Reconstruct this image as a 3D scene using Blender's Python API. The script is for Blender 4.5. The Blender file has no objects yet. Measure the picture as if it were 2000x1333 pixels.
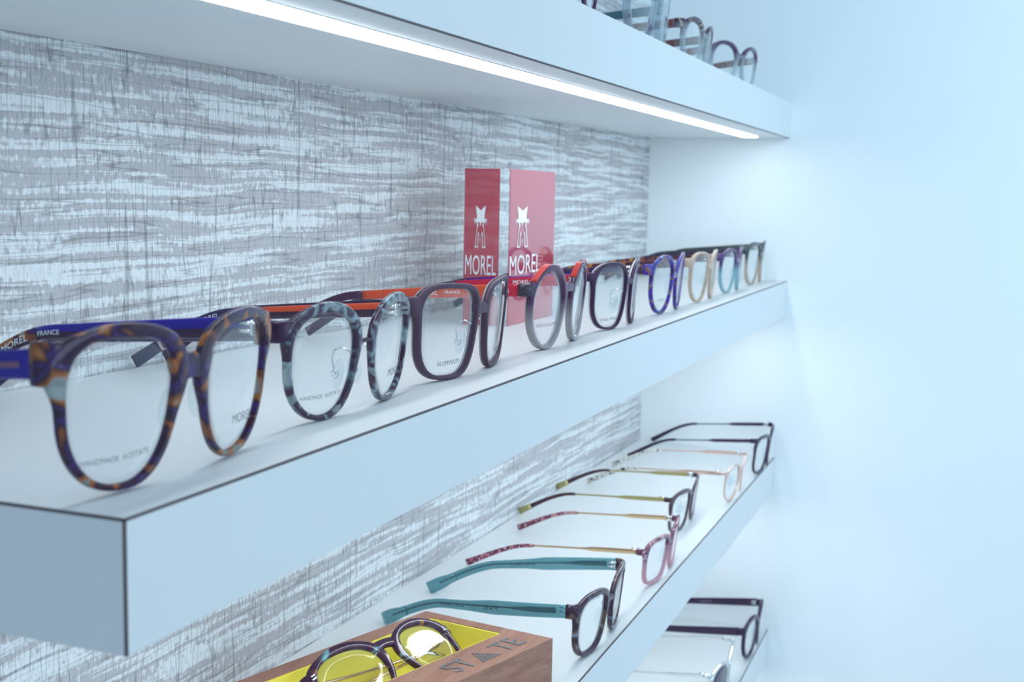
import bpy, math, random
from mathutils import Vector, Matrix

# ------------------------------------------------------------------ camera, world, lights, exposure
scene = bpy.context.scene
C = scene.collection
U = 0.0455                                     # one shelf thickness in metres
MM = 0.001
PI = math.pi

YAW, PITCH, ROLL = 0.3680, -0.1182, 0.0210
FPX = 2408.6
cam_d = bpy.data.cameras.new('camera')
cam = bpy.data.objects.new('camera', cam_d); C.objects.link(cam)
fw = Vector((math.cos(YAW)*math.cos(PITCH), math.sin(YAW)*math.cos(PITCH), math.sin(PITCH)))
rt = Vector((math.sin(YAW), -math.cos(YAW), 0)); upv = rt.cross(fw)
r2 = math.cos(ROLL)*rt + math.sin(ROLL)*upv
u2 = -math.sin(ROLL)*rt + math.cos(ROLL)*upv
M = Matrix((r2, u2, -fw)).transposed().to_4x4()
M.translation = Vector((-6.9025*U, -5.5456*U, 2.3218*U))
cam.matrix_world = M
cam_d.sensor_width = 36; cam_d.lens = FPX/2000*36
cam_d.clip_start = 0.01; cam_d.clip_end = 50
cam_d.dof.use_dof = True; cam_d.dof.focus_distance = 0.735; cam_d.dof.aperture_fstop = 15
scene.camera = cam

world = bpy.data.worlds.new('world'); scene.world = world
world.use_nodes = True
bg = world.node_tree.nodes['Background']
bg.inputs[0].default_value = (0.56, 0.78, 1.0, 1); bg.inputs[1].default_value = 0.63

def area(name, loc, target, size, energy, col):
    l = bpy.data.lights.new(name, 'AREA'); l.shape = 'RECTANGLE'
    l.size, l.size_y = size; l.energy = energy; l.color = col
    o = bpy.data.objects.new(name, l); C.objects.link(o)
    o.location = loc
    o.rotation_euler = (Vector(target)-Vector(loc)).to_track_quat('-Z', 'Y').to_euler()
    return o
area('front_fill', (0.35, -1.6, 0.35), (1.0, 0.0, -0.1), (1.4, 1.4), 9.5, (0.64, 0.86, 1.0))  # unseen fill added to brighten the shelf fronts, not an actual window
wl = area('side_wall_fill', (0.15, -0.80, 0.42), (1.36, -0.60, 0.22), (0.7, 0.9), 3.5, (0.48, 0.78, 1.0))  # added fill beamed at the side wall to brighten it; no fixture there
wl.data.spread = math.radians(110)

vs = scene.view_settings
vs.view_transform = 'Standard'; vs.look = 'None'; vs.gamma = 1; vs.exposure = 0.12
vs.use_curve_mapping = False
try:
    scene.cycles.transparent_max_bounces = 96
    scene.cycles.max_bounces = 14
except Exception:
    pass

# ------------------------------------------------------------------ helpers
def s2l(r, g, b):
    f = lambda c: (c/255/12.92 if c/255 <= 0.04045 else ((c/255+0.055)/1.055)**2.4)
    return (f(r), f(g), f(b), 1)

def link(name, me, parent=None, mats=()):
    o = bpy.data.objects.new(name, me); C.objects.link(o)
    for m in mats: me.materials.append(m)
    if parent: o.parent = parent
    return o

def mesh(name, V, F, mats, parent=None, smooth=True, midx=None, loc=None, scale=MM):
    me = bpy.data.meshes.new(name)
    me.from_pydata([(v[0]*scale, v[1]*scale, v[2]*scale) for v in V], [], F)
    if smooth: me.polygons.foreach_set('use_smooth', [True]*len(me.polygons))
    if midx: me.polygons.foreach_set('material_index', midx)
    me.update()
    o = link(name, me, parent, mats)
    if loc: o.location = loc
    return o

def empty(name, loc, label, cat, group=None):
    o = bpy.data.objects.new(name, None); C.objects.link(o)
    o.location = loc; o.empty_display_size = 0.02
    tag(o, label, cat, group)
    return o

def tag(o, label=None, cat=None, group=None, kind=None):
    if label: o['label'] = label
    if cat: o['category'] = cat
    if group: o['group'] = group
    if kind: o['kind'] = kind
    return o

def hexa(c8):
    """closed hexahedron from 4 bottom + 4 top corners (ccw from above)"""
    F = [(3,2,1,0), (4,5,6,7), (0,1,5,4), (1,2,6,5), (2,3,7,6), (3,0,4,7)]
    return list(c8), F

def joinVF(parts):
    V, F = [], []
    for v, f in parts:
        n = len(V); V += list(v); F += [tuple(i+n for i in q) for q in f]
    return V, F

def box(x0, x1, y0, y1, z0, z1):
    return hexa([(x0,y0,z0),(x1,y0,z0),(x1,y1,z0),(x0,y1,z0),(x0,y0,z1),(x1,y0,z1),(x1,y1,z1),(x0,y1,z1)])

def rrect(w, h, n=3, k=0.42):
    """rounded rectangle section points (a,b), a across w, b across h"""
    r = min(w, h)*k; P = []
    for cx, cy, a0 in ((w/2-r, h/2-r, 0), (-w/2+r, h/2-r, 90), (-w/2+r, -h/2+r, 180), (w/2-r, -h/2+r, 270)):
        for i in range(n):
            a = math.radians(a0+90*i/(n-1)); P.append((cx+r*math.cos(a), cy+r*math.sin(a)))
    return P

def sweep(path, th, ht, up=Vector((0,0,1)), n=3, k=0.42):
    """rounded section swept on path (list of Vectors); th/ht lists: thickness (sideways) and height"""
    V, F = [], []; N = len(path); m = 4*n
    for i, p in enumerate(path):
        t = (path[min(i+1,N-1)]-path[max(i-1,0)]).normalized()
        side = t.cross(up)
        side = side.normalized() if side.length > 1e-6 else Vector((1,0,0))
        u = side.cross(t).normalized()
        for a, b in rrect(th[i], ht[i], n, k):
            q = p+side*a+u*b; V.append((q.x, q.y, q.z))
    for i in range(N-1):
        for j in range(m):
            a = i*m+j; b = i*m+(j+1) % m
            F.append((a, b, b+m, a+m))
    F.append(tuple(range(m))[::-1]); F.append(tuple((N-1)*m+j for j in range(m)))
    return V, F

def tube(path, r, n=2):
    return sweep(path, [2*r]*len(path), [2*r]*len(path), n=3, k=0.49)

def ellipsoid(c, rx, ry, rz, nu=14, nv=8):
    V, F = [], []
    for j in range(nv+1):
        ph = -PI/2+PI*j/nv
        for i in range(nu):
            a = 2*PI*i/nu
            V.append((c[0]+rx*math.cos(ph)*math.cos(a), c[1]+ry*math.cos(ph)*math.sin(a), c[2]+rz*math.sin(ph)))
    for j in range(nv):
        for i in range(nu):
            F.append((j*nu+i, j*nu+(i+1) % nu, (j+1)*nu+(i+1) % nu, (j+1)*nu+i))
    return V, F

_tc = {}
def text_VF(body, size, squeeze=1.0):
    """flat lettering: verts (u,v), faces; u starts at 0"""
    key = (body, size, squeeze)
    if key in _tc: return _tc[key]
    cu = bpy.data.curves.new('lettering', 'FONT'); cu.body = body; cu.size = size
    cu.resolution_u = 3
    o = bpy.data.objects.new('lettering', cu); C.objects.link(o)
    dg = bpy.context.evaluated_depsgraph_get(); dg.update()
    me = bpy.data.meshes.new_from_object(o.evaluated_get(dg))
    V = [(v.co.x*squeeze, v.co.y) for v in me.vertices]; F = [tuple(p.vertices) for p in me.polygons]
    x0 = min(v[0] for v in V); V = [(a-x0, b) for a, b in V]
    bpy.data.objects.remove(o); bpy.data.curves.remove(cu); bpy.data.meshes.remove(me)
    _tc[key] = (V, F)
    return V, F

# ------------------------------------------------------------------ materials
def newmat(name):
    m = bpy.data.materials.new(name); m.use_nodes = True
    nt = m.node_tree; return m, nt, nt.nodes['Principled BSDF'], nt.nodes['Material Output']

def plain(name, col, rough=0.4, metal=0.0, spec=0.5, coat=0.0):
    m, nt, b, o = newmat(name)
    b.inputs['Base Color'].default_value = tuple(col[:3])+(1,)
    b.inputs['Roughness'].default_value = rough; b.inputs['Metallic'].default_value = metal
    b.inputs['Specular IOR Level'].default_value = spec; b.inputs['Coat Weight'].default_value = coat
    b.inputs['Coat Roughness'].default_value = 0.05
    return m

def N(nt, t, **kw):
    n = nt.nodes.new(t)
    for k, v in kw.items():
        if k in ('operation', 'blend_type', 'data_type', 'feature', 'noise_dimensions', 'interpolation_type', 'distance'): setattr(n, k, v)
        else: n.inputs[k].default_value = v
    return n

def ramp(nt, stops, interp='LINEAR'):
    r = nt.nodes.new('ShaderNodeValToRGB'); r.color_ramp.interpolation = interp
    e = r.color_ramp.elements
    while len(e) < len(stops): e.new(0.5)
    for el, (p, c) in zip(e, stops): el.position = p; el.color = tuple(c[:3])+((c[3],) if len(c) > 3 else (1,))
    return r

def local_coord(nt, sc, off=(0,0,0)):
    t = nt.nodes.new('ShaderNodeTexCoord'); mp = nt.nodes.new('ShaderNodeMapping')
    mp.inputs['Scale'].default_value = sc; mp.inputs['Location'].default_value = off
    nt.links.new(t.outputs['Object'], mp.inputs['Vector'])
    return mp.outputs['Vector']

def tortoise(name, stops, scale=70, off=(0,0,0), rough=0.12, clear=None, split=None, soft='EASE', aniso=(1,1,1)):
    """mottled acetate. stops: colours along the noise; a 4th component < 1 lets light through (clear crystal).
    split=(z0,width,colour(rgba)): plain laminate below local height z0 (m)."""
    m, nt, b, o = newmat(name); L = nt.links
    vec = local_coord(nt, tuple(scale*a for a in aniso), off)
    no = N(nt, 'ShaderNodeTexNoise', Scale=1.0, Detail=1.6, Roughness=0.45, Distortion=0.9)
    L.new(vec, no.inputs['Vector'])
    n = len(stops); lo, hi = 0.30, 0.70
    cr = ramp(nt, [(lo+(hi-lo)*i/(n-1), c) for i, c in enumerate(stops)], soft)
    L.new(no.outputs['Fac'], cr.inputs['Fac'])
    col, al = cr.outputs['Color'], cr.outputs['Alpha']
    if split:
        z0, w, c2 = split
        t = nt.nodes.new('ShaderNodeTexCoord'); sx = nt.nodes.new('ShaderNodeSeparateXYZ')
        L.new(t.outputs['Object'], sx.inputs[0])
        mr = N(nt, 'ShaderNodeMapRange'); mr.inputs['From Min'].default_value = z0-w; mr.inputs['From Max'].default_value = z0+w
        L.new(sx.outputs['Z'], mr.inputs['Value'])
        mx = N(nt, 'ShaderNodeMix', data_type='RGBA'); mx.inputs[6].default_value = tuple(c2[:3])+(1,)
        L.new(mr.outputs[0], mx.inputs[0]); L.new(col, mx.inputs[7]); col = mx.outputs[2]
        ma = N(nt, 'ShaderNodeMix', data_type='FLOAT'); ma.inputs[2].default_value = c2[3] if len(c2) > 3 else 1.0
        L.new(mr.outputs[0], ma.inputs[0]); L.new(al, ma.inputs[3]); al = ma.outputs[0]
    L.new(col, b.inputs['Base Color']); b.inputs['Roughness'].default_value = rough
    b.inputs['Specular IOR Level'].default_value = 0.5
    tr = nt.nodes.new('ShaderNodeBsdfTransparent')
    L.new(col, tr.inputs[0])
    mx2 = nt.nodes.new('ShaderNodeMixShader')
    L.new(al, mx2.inputs[0]); L.new(tr.outputs[0], mx2.inputs[1]); L.new(b.outputs[0], mx2.inputs[2])
    L.new(mx2.outputs[0], o.inputs[0])
    return m

def clear_mat(name, tint=(0.97,0.985,0.99), ior=1.45, rough=0.02, body=None, body_fac=0.0):
    m, nt, b, o = newmat(name); L = nt.links
    nt.nodes.remove(b)
    tr = N(nt, 'ShaderNodeBsdfTransparent'); tr.inputs[0].default_value = tuple(tint)+(1,)
    gl = N(nt, 'ShaderNodeBsdfGlossy', Roughness=rough); gl.inputs[0].default_value = (1,1,1,1)
    # Schlick reflectance, the same for both sides of a face
    lw = N(nt, 'ShaderNodeLayerWeight', Blend=0.5); pw = N(nt, 'ShaderNodeMath', operation='POWER'); pw.inputs[1].default_value = 5.0
    L.new(lw.outputs['Facing'], pw.inputs[0])
    f0 = ((ior-1)/(ior+1))**2
    fr = N(nt, 'ShaderNodeMath', operation='MULTIPLY_ADD'); fr.inputs[1].default_value = 1-f0; fr.inputs[2].default_value = f0
    L.new(pw.outputs[0], fr.inputs[0])
    src = tr.outputs[0]
    if body:
        df = N(nt, 'ShaderNodeBsdfDiffuse'); df.inputs[0].default_value = tuple(body)+(1,)
        mb = nt.nodes.new('ShaderNodeMixShader'); mb.inputs[0].default_value = body_fac
        L.new(src, mb.inputs[1]); L.new(df.outputs[0], mb.inputs[2]); src = mb.outputs[0]
    mx = nt.nodes.new('ShaderNodeMixShader')
    L.new(fr.outputs[0], mx.inputs[0]); L.new(src, mx.inputs[1]); L.new(gl.outputs[0], mx.inputs[2])
    L.new(mx.outputs[0], o.inputs[0])
    return m

def emit(name, col, s):
    m, nt, b, o = newmat(name); nt.nodes.remove(b)
    e = N(nt, 'ShaderNodeEmission', Strength=s); e.inputs[0].default_value = tuple(col)+(1,)
    nt.links.new(e.outputs[0], o.inputs[0]); return m

def laminate(name, col):
    m, nt, b, o = newmat(name); L = nt.links
    vec = local_coord(nt, (14, 14, 14))
    no = N(nt, 'ShaderNodeTexNoise', Scale=1.0, Detail=3.0); L.new(vec, no.inputs['Vector'])
    c = Vector(col[:3])
    cr = ramp(nt, [(0.3, tuple(c*0.995)), (0.7, tuple(c*1.005))]); L.new(no.outputs['Fac'], cr.inputs['Fac'])
    L.new(cr.outputs[0], b.inputs['Base Color'])
    b.inputs['Roughness'].default_value = 0.38; b.inputs['Specular IOR Level'].default_value = 0.35
    return m

def wallpaper():
    m, nt, b, o = newmat('woven_wallpaper'); L = nt.links
    tc = nt.nodes.new('ShaderNodeTexCoord')
    # slow wobble so that the weave bands wander
    def mapped(sc, off=(0,0,0)):
        mp = nt.nodes.new('ShaderNodeMapping'); mp.inputs['Scale'].default_value = sc; mp.inputs['Location'].default_value = off
        L.new(wob, mp.inputs['Vector']); return mp.outputs[0]
    wn = N(nt, 'ShaderNodeTexNoise', Scale=9.0, Detail=2.0); L.new(tc.outputs['Object'], wn.inputs['Vector'])
    sub = N(nt, 'ShaderNodeVectorMath', operation='SUBTRACT'); sub.inputs[1].default_value = (0.5,0.5,0.5)
    L.new(wn.outputs['Color'], sub.inputs[0])
    sc = N(nt, 'ShaderNodeVectorMath', operation='MULTIPLY'); sc.inputs[1].default_value = (0.0015, 0, 0.010)
    L.new(sub.outputs[0], sc.inputs[0])
    ad = N(nt, 'ShaderNodeVectorMath', operation='ADD'); L.new(tc.outputs['Object'], ad.inputs[0]); L.new(sc.outputs[0], ad.inputs[1])
    wob = ad.outputs[0]
    def noise(sc, det=2.0, off=(0,0,0), rough=0.5):
        n = N(nt, 'ShaderNodeTexNoise', Scale=1.0, Detail=det, Roughness=rough)
        L.new(mapped(sc, off), n.inputs['Vector']); return n.outputs['Fac']
    def mth(op, a, bb=None, clamp=False):
        n = N(nt, 'ShaderNodeMath', operation=op); n.use_clamp = clamp
        for i, v in enumerate((a, bb)):
            if v is None: continue
            if isinstance(v, (int, float)): n.inputs[i].default_value = v
            else: L.new(v, n.inputs[i])
        return n.outputs[0]
    def smooth(v, lo, hi):
        n = N(nt, 'ShaderNodeMapRange'); n.interpolation_type = 'SMOOTHSTEP'
        n.inputs['From Min'].default_value = lo; n.inputs['From Max'].default_value = hi
        L.new(v, n.inputs['Value']); return n.outputs[0]
    band = noise((8, 1, 205), 2.0)                         # broad pale / grey weft bands
    blocks = noise((330, 1, 200), 1.0, (3,0,1))            # pale dashes cut by the warp
    pale = smooth(mth('ADD', mth('MULTIPLY', band, 0.74), mth('MULTIPLY', blocks, 0.26)), 0.465, 0.56)
    fine = noise((900, 1, 120), 2.0, (7,0,2))
    warp = smooth(mth('ABSOLUTE', mth('SUBTRACT', noise((170, 1, 9), 0.0, (1,0,5)), 0.5)), 0.0, 0.030)
    warp2 = smooth(mth('ABSOLUTE', mth('SUBTRACT', noise((560, 1, 60), 1.0, (4,0,8)), 0.5)), 0.0, 0.05)
    weft = smooth(mth('ABSOLUTE', mth('SUBTRACT', noise((6, 1, 190), 1.0, (2,0,9)), 0.5)), 0.0, 0.030)
    base = N(nt, 'ShaderNodeMix', data_type='RGBA')
    base.inputs[6].default_value = (0.50, 0.49, 0.505, 1); base.inputs[7].default_value = (0.75, 0.78, 0.79, 1)
    L.new(pale, base.inputs[0])
    k1 = mth('MULTIPLY_ADD', warp, 0.36); nt.nodes[-1].inputs[2].default_value = 0.64
    k2 = mth('MULTIPLY_ADD', warp2, 0.20); nt.nodes[-1].inputs[2].default_value = 0.80
    k3 = mth('MULTIPLY_ADD', weft, 0.30); nt.nodes[-1].inputs[2].default_value = 0.70
    k4 = mth('MULTIPLY_ADD', fine, 0.30); nt.nodes[-1].inputs[2].default_value = 0.85
    k = mth('MULTIPLY', mth('MULTIPLY', k1, k2), mth('MULTIPLY', k3, k4))
    mul = N(nt, 'ShaderNodeMix', data_type='RGBA', blend_type='MULTIPLY'); mul.inputs[0].default_value = 1
    cmb = nt.nodes.new('ShaderNodeCombineColor')
    for i in range(3): L.new(k, cmb.inputs[i])
    L.new(base.outputs[2], mul.inputs[6]); L.new(cmb.outputs[0], mul.inputs[7])
    L.new(mul.outputs[2], b.inputs['Base Color'])
    b.inputs['Roughness'].default_value = 0.85; b.inputs['Specular IOR Level'].default_value = 0.2
    bu = N(nt, 'ShaderNodeBump', Strength=0.25); bu.inputs['Distance'].default_value = 0.0006
    L.new(k, bu.inputs['Height']); L.new(bu.outputs[0], b.inputs['Normal'])
    return m

def wood():
    m, nt, b, o = newmat('walnut_wood'); L = nt.links
    vec = local_coord(nt, (10, 120, 230))
    no = N(nt, 'ShaderNodeTexNoise', Scale=1.0, Detail=5.0, Roughness=0.55, Distortion=0.12); L.new(vec, no.inputs['Vector'])
    cr = ramp(nt, [(0.3, (0.29, 0.125, 0.085)), (0.55, (0.39, 0.185, 0.125)), (0.75, (0.48, 0.255, 0.175))]); L.new(no.outputs['Fac'], cr.inputs['Fac'])
    L.new(cr.outputs[0], b.inputs['Base Color']); b.inputs['Roughness'].default_value = 0.5
    return m

WHITE = laminate('white_laminate', (0.78, 0.79, 0.785))
WALLW = laminate('white_wall_paint', (0.84, 0.85, 0.85))
SEAM = plain('laminate_core_edge', (0.12, 0.10, 0.105), 0.7)
ALU = plain('brushed_aluminium', (0.55, 0.57, 0.58), 0.4, 0.6)
LED = emit('led_light', (0.86, 0.94, 1.0), 12.5)
PAPER = wallpaper()
WOOD = wood()
LENS = clear_mat('clear_lens')
PADM = clear_mat('clear_silicone', (0.93, 0.96, 0.97), 1.4, 0.08)
SUNL = clear_mat('purple_sun_lens', (0.22, 0.17, 0.30), 1.5, 0.03)
ACRYL = clear_mat('clear_acrylic', (0.98, 0.99, 0.99), 1.3, 0.02)
INK = plain('grey_print', (0.16, 0.17, 0.19), 0.6)
WHITEINK = plain('white_print', (0.85, 0.86, 0.86), 0.5)
SILVER = plain('polished_silver', (0.75, 0.76, 0.76), 0.15, 1.0)
CHROME = plain('satin_steel', (0.42, 0.42, 0.44), 0.3, 0.9)
GOLD = plain('gold_metal', (0.72, 0.50, 0.30), 0.25, 1.0)
ROSE = plain('rose_gold_metal', (0.80, 0.55, 0.46), 0.25, 0.9)
OLIVE = plain('olive_gold_metal', (0.44, 0.38, 0.17), 0.35, 0.8)
DARK = plain('dark_purple_acetate', (0.028, 0.010, 0.045), 0.2)
DARKM = plain('dark_purple_metal', (0.045, 0.018, 0.055), 0.35, 0.3)
MAUVE = plain('matte_mauve_metal', (0.085, 0.046, 0.078), 0.45, 0.1, 0.35)
GREYM = plain('grey_metal', (0.33, 0.35, 0.36), 0.35, 0.5)
BLUE = plain('deep_blue_temple', (0.022, 0.010, 0.27), 0.3)
NAVY = plain('navy_temple', (0.030, 0.020, 0.085), 0.28)
ORANGE = plain('orange_red_temple', (0.62, 0.075, 0.030), 0.35)
RED = plain('red_temple', (0.50, 0.010, 0.045), 0.35)
REDP = plain('red_plaque', (0.47, 0.012, 0.045), 0.25, coat=1.0); REDP.node_tree.nodes['Principled BSDF'].inputs['Coat IOR'].default_value = 2.1; REDP.node_tree.nodes['Principled BSDF'].inputs['Coat Roughness'].default_value = 0.0
PURPLE = plain('plum_acetate', (0.060, 0.020, 0.060), 0.2)
BRAID = tortoise('dark_braided_metal', [(0.015,0.008,0.02), (0.06,0.04,0.07), (0.015,0.008,0.02), (0.10,0.07,0.11)], 420, rough=0.35)
PINKB = plain('pale_pink_band', (0.75, 0.50, 0.52), 0.4)
YELLOW = plain('yellow_lining', (0.95, 0.83, 0.12), 0.8)
def twotone(name, up, low, z, slope):
    """two laminated colours; the seam falls with the temple (z at local y=0, slope per metre of y)"""
    m, nt, b, o = newmat(name); L = nt.links
    t = nt.nodes.new('ShaderNodeTexCoord'); sx = nt.nodes.new('ShaderNodeSeparateXYZ'); L.new(t.outputs['Object'], sx.inputs[0])
    ma = N(nt, 'ShaderNodeMath', operation='MULTIPLY_ADD'); ma.inputs[1].default_value = slope; L.new(sx.outputs['Y'], ma.inputs[0]); L.new(sx.outputs['Z'], ma.inputs[2])
    gt = N(nt, 'ShaderNodeMath', operation='GREATER_THAN'); gt.inputs[1].default_value = z; L.new(ma.outputs[0], gt.inputs[0])
    mx = N(nt, 'ShaderNodeMix', data_type='RGBA'); mx.inputs[6].default_value = low+(1,); mx.inputs[7].default_value = up+(1,)
    L.new(gt.outputs[0], mx.inputs[0]); L.new(mx.outputs[2], b.inputs['Base Color']); b.inputs['Roughness'].default_value = 0.3
    return m
BEIGE = tortoise('champagne_acetate', [(0.42,0.30,0.22), (0.50,0.37,0.28), (0.58,0.46,0.36)], 50, rough=0.25)
T1 = tortoise('purple_orange_tortoise', [(0.50,0.55,0.52,0.45), (0.34,0.105,0.022), (0.34,0.10,0.022), (0.045,0.013,0.032), (0.032,0.009,0.034), (0.036,0.010,0.045), (0.05,0.02,0.13), (0.036,0.011,0.034), (0.20,0.06,0.025), (0.36,0.12,0.03), (0.55,0.60,0.60,0.4)], 56, (0.3,0,1.7), soft='EASE')
T2 = tortoise('teal_purple_tortoise', [(0.54,0.60,0.62,0.45), (0.19,0.25,0.28), (0.05,0.024,0.05), (0.045,0.018,0.045), (0.06,0.04,0.075), (0.12,0.16,0.19), (0.26,0.33,0.37), (0.58,0.64,0.66,0.4)], 100, (2,0,0.6))
T4 = tortoise('plum_over_grey_acetate', [(0.085,0.030,0.085), (0.075,0.025,0.08), (0.11,0.05,0.11)], 40, split=(0.026, 0.008, (0.30,0.28,0.29)))
T6 = tortoise('blue_tortoise', [(0.02,0.05,0.40), (0.03,0.012,0.06), (0.04,0.012,0.30), (0.05,0.02,0.30), (0.20,0.09,0.05), (0.10,0.25,0.55)], 85, (5,0,1))
T6B = tortoise('brown_tortoise', [(0.50,0.22,0.03), (0.42,0.14,0.02), (0.07,0.018,0.03), (0.05,0.013,0.03), (0.10,0.022,0.03), (0.36,0.11,0.02), (0.50,0.22,0.03)], 75, (1,2,0))
T8 = tortoise('purple_over_teal', [(0.055,0.022,0.11), (0.075,0.03,0.14), (0.11,0.06,0.16)], 50, split=(0.028, 0.006, (0.22,0.40,0.45)))
T9 = tortoise('black_green_over_beige', [(0.03,0.035,0.045), (0.05,0.06,0.065), (0.07,0.08,0.085)], 50, split=(0.030, 0.006, (0.55,0.43,0.34,0.8)))
TB = tortoise('dark_blue_brown_tortoise', [(0.20,0.28,0.36,0.8), (0.05,0.022,0.045), (0.035,0.013,0.035), (0.045,0.02,0.04), (0.13,0.075,0.06), (0.30,0.36,0.42,0.7)], 70, (0.8,0,2.2))
TEAL = clear_mat('teal_crystal', (0.48, 0.70, 0.74), 1.45, 0.05, (0.11, 0.30, 0.34), 0.36)
TC = tortoise('pink_tortoise', [(0.62,0.42,0.50,0.8), (0.20,0.045,0.08), (0.07,0.02,0.05), (0.30,0.07,0.12), (0.55,0.33,0.40), (0.20,0.10,0.08)], 130, (0.2,0,4), split=(0.026, 0.005, (0.72,0.45,0.52,0.55)))
TCT = tortoise('pink_tortoise_tip', [(0.62,0.42,0.50), (0.20,0.045,0.08), (0.07,0.02,0.05), (0.42,0.09,0.16), (0.55,0.33,0.30), (0.20,0.10,0.08)], 170, (0.2,3,4))
TD = tortoise('brown_tip', [(0.06,0.02,0.03), (0.05,0.015,0.03), (0.12,0.04,0.02)], 90)
TDF = tortoise('brown_over_gunmetal', [(0.055,0.02,0.04), (0.045,0.015,0.035), (0.09,0.04,0.05)], 70, split=(0.024,0.004,(0.11,0.075,0.09)))
TE = tortoise('spotted_cream', [(0.03,0.01,0.06), (0.10,0.06,0.12), (0.62,0.60,0.52), (0.70,0.68,0.60), (0.66,0.62,0.55), (0.10,0.06,0.12)], 190)
TU1 = tortoise('plum_crystal', [(0.12,0.03,0.07), (0.08,0.02,0.06), (0.35,0.32,0.36,0.6)], 60, (3,1,1))
TU2 = tortoise('violet_edge_crystal', [(0.70,0.78,0.82,0.30), (0.72,0.80,0.84,0.30), (0.09,0.05,0.16,0.9)], 45, (1,0,3))
TU3 = tortoise('tortoise_over_crystal', [(0.42,0.30,0.18), (0.05,0.015,0.06), (0.05,0.015,0.05), (0.35,0.28,0.20)], 110, (3,0,2), split=(0.030, 0.008, (0.72,0.78,0.80,0.35)))
TU4 = tortoise('smoke_over_crystal', [(0.09,0.03,0.10), (0.07,0.03,0.09), (0.16,0.14,0.19)], 60, (3,0,2), split=(0.030, 0.008, (0.72,0.78,0.80,0.35)))
TUT = tortoise('brown_grey_temple', [(0.28,0.26,0.24,0.8), (0.20,0.06,0.06), (0.30,0.28,0.26,0.7)], 60)
TBOX = tortoise('dark_tortoise', [(0.16,0.38,0.42), (0.06,0.02,0.05), (0.05,0.015,0.045), (0.045,0.015,0.04), (0.06,0.02,0.05), (0.40,0.17,0.03)], 60, (2.2,0,1.1))

# ------------------------------------------------------------------ setting: walls
L_, D_ = 29.8789, 4.2887
eDm = 0.4938
Lx = L_*U
def wall_y(x): return (D_+eDm*(1-x/Lx))*U
xw = -0.9
o = mesh('wall_back', *hexa([(xw,wall_y(xw),-1.3),(Lx,wall_y(Lx),-1.3),(Lx,wall_y(Lx)+.1,-1.3),(xw,wall_y(xw)+.1,-1.3),
                             (xw,wall_y(xw),1.1),(Lx,wall_y(Lx),1.1),(Lx,wall_y(Lx)+.1,1.1),(xw,wall_y(xw)+.1,1.1)]), [PAPER], smooth=False, scale=1)
tag(o, 'wall covered in grey woven-look wallpaper behind the shelves', 'wall', kind='structure')
o = mesh('wall_right', *box(Lx, Lx+.1, -3.2, wall_y(Lx)+.1, -1.3, 1.1), [WALLW], smooth=False, scale=1)
tag(o, 'plain white side wall where the shelves end', 'wall', kind='structure')

# ------------------------------------------------------------------ shelves
def shelf(label, tf0, tfL, tw0, twL, b0, bL, yf0, yfL, seams='top'):
    """heights in shelf units at front-near, front-far, wall-near, wall-far (top) and underside near/far drops"""
    e = 0.0004
    x0, x1 = 0.0, Lx-e
    P = lambda x, y, z: (x, y, z*U)
    w0, w1 = wall_y(0)-e, wall_y(Lx)-e
    y0, y1 = yf0*U, yfL*U
    t = empty('floating_shelf', (0,0,0), label, 'shelf', 'white floating shelves on the wallpapered wall')
    c8 = [P(x0,y0,tf0-b0),P(x1,y1,tfL-bL),P(x1,w1,twL-bL),P(x0,w0,tw0-b0),P(x0,y0,tf0),P(x1,y1,tfL),P(x1,w1,twL),P(x0,w0,tw0)]
    V, F = hexa(c8)
    mesh('shelf_board', V, F, [WHITE], t, smooth=False, scale=1)
    h = 0.0005
    def seam(a, b):
        a, b = Vector(a), Vector(b)
        v, f = sweep([a, b], [2*h]*2, [2*h]*2, n=2, k=0.05)
        mesh('edge_seam', v, f, [SEAM], t, smooth=False, scale=1)
    d = 0.0003                     # seams stand a hair proud of the board
    if seams == 'top': seam((x0,y0+d,c8[4][2]-d),(x1,y1+d,c8[5][2]-d))
    else: seam((x0,y0+d,c8[0][2]+d),(x1,y1+d,c8[1][2]+d))
    seam((x0+d,y0+d,c8[0][2]),(x0+d,y0+d,c8[4][2]))
    seam((x0+d,y0,c8[4][2]-d),(x0+d,w0,c8[7][2]-d))
    # led strip recessed in an aluminium channel under the front
    za = lambda x: (tf0-b0+((tfL-bL)-(tf0-b0))*x/Lx)*U
    sx0, sx1 = 0.04, Lx-0.055
    def strip(ya0, ya1, zo, zi, name, m, r=0.0, xa=sx0, xb=sx1):
        n = 8; top, bot = [], []
        pts = [(xa, ya0), (xb-r, ya0)]
        if r:
            for i in range(1, n):
                a = -PI/2+PI*i/n; pts.append((xb-r+r*math.cos(a), (ya0+ya1)/2+(ya1-ya0)/2*math.sin(a)))
        pts += [(xb-r, ya1), (xa, ya1)]
        k = len(pts)
        V = [(x, y+(yfL-yf0)*U*x/Lx, za(x)-zo) for x, y in pts]+[(x, y+(yfL-yf0)*U*x/Lx, za(x)+zi) for x, y in pts]
        F = [tuple(range(k))[::-1], tuple(range(k, 2*k))]+[(i, (i+1) % k, k+(i+1) % k, k+i) for i in range(k)]
        return mesh(name, V, F, [m], t, smooth=False, scale=1)
    yb = y0+0.030
    strip(yb-0.0022, yb+0.0205, 0.0006, 0.004, 'led_channel', ALU, 0.011)
    dfu = strip(yb, yb+0.0185, 0.0016, -0.0008, 'led_diffuser', LED, 0.009, sx0+0.002, sx1-0.002)
    return t

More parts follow.
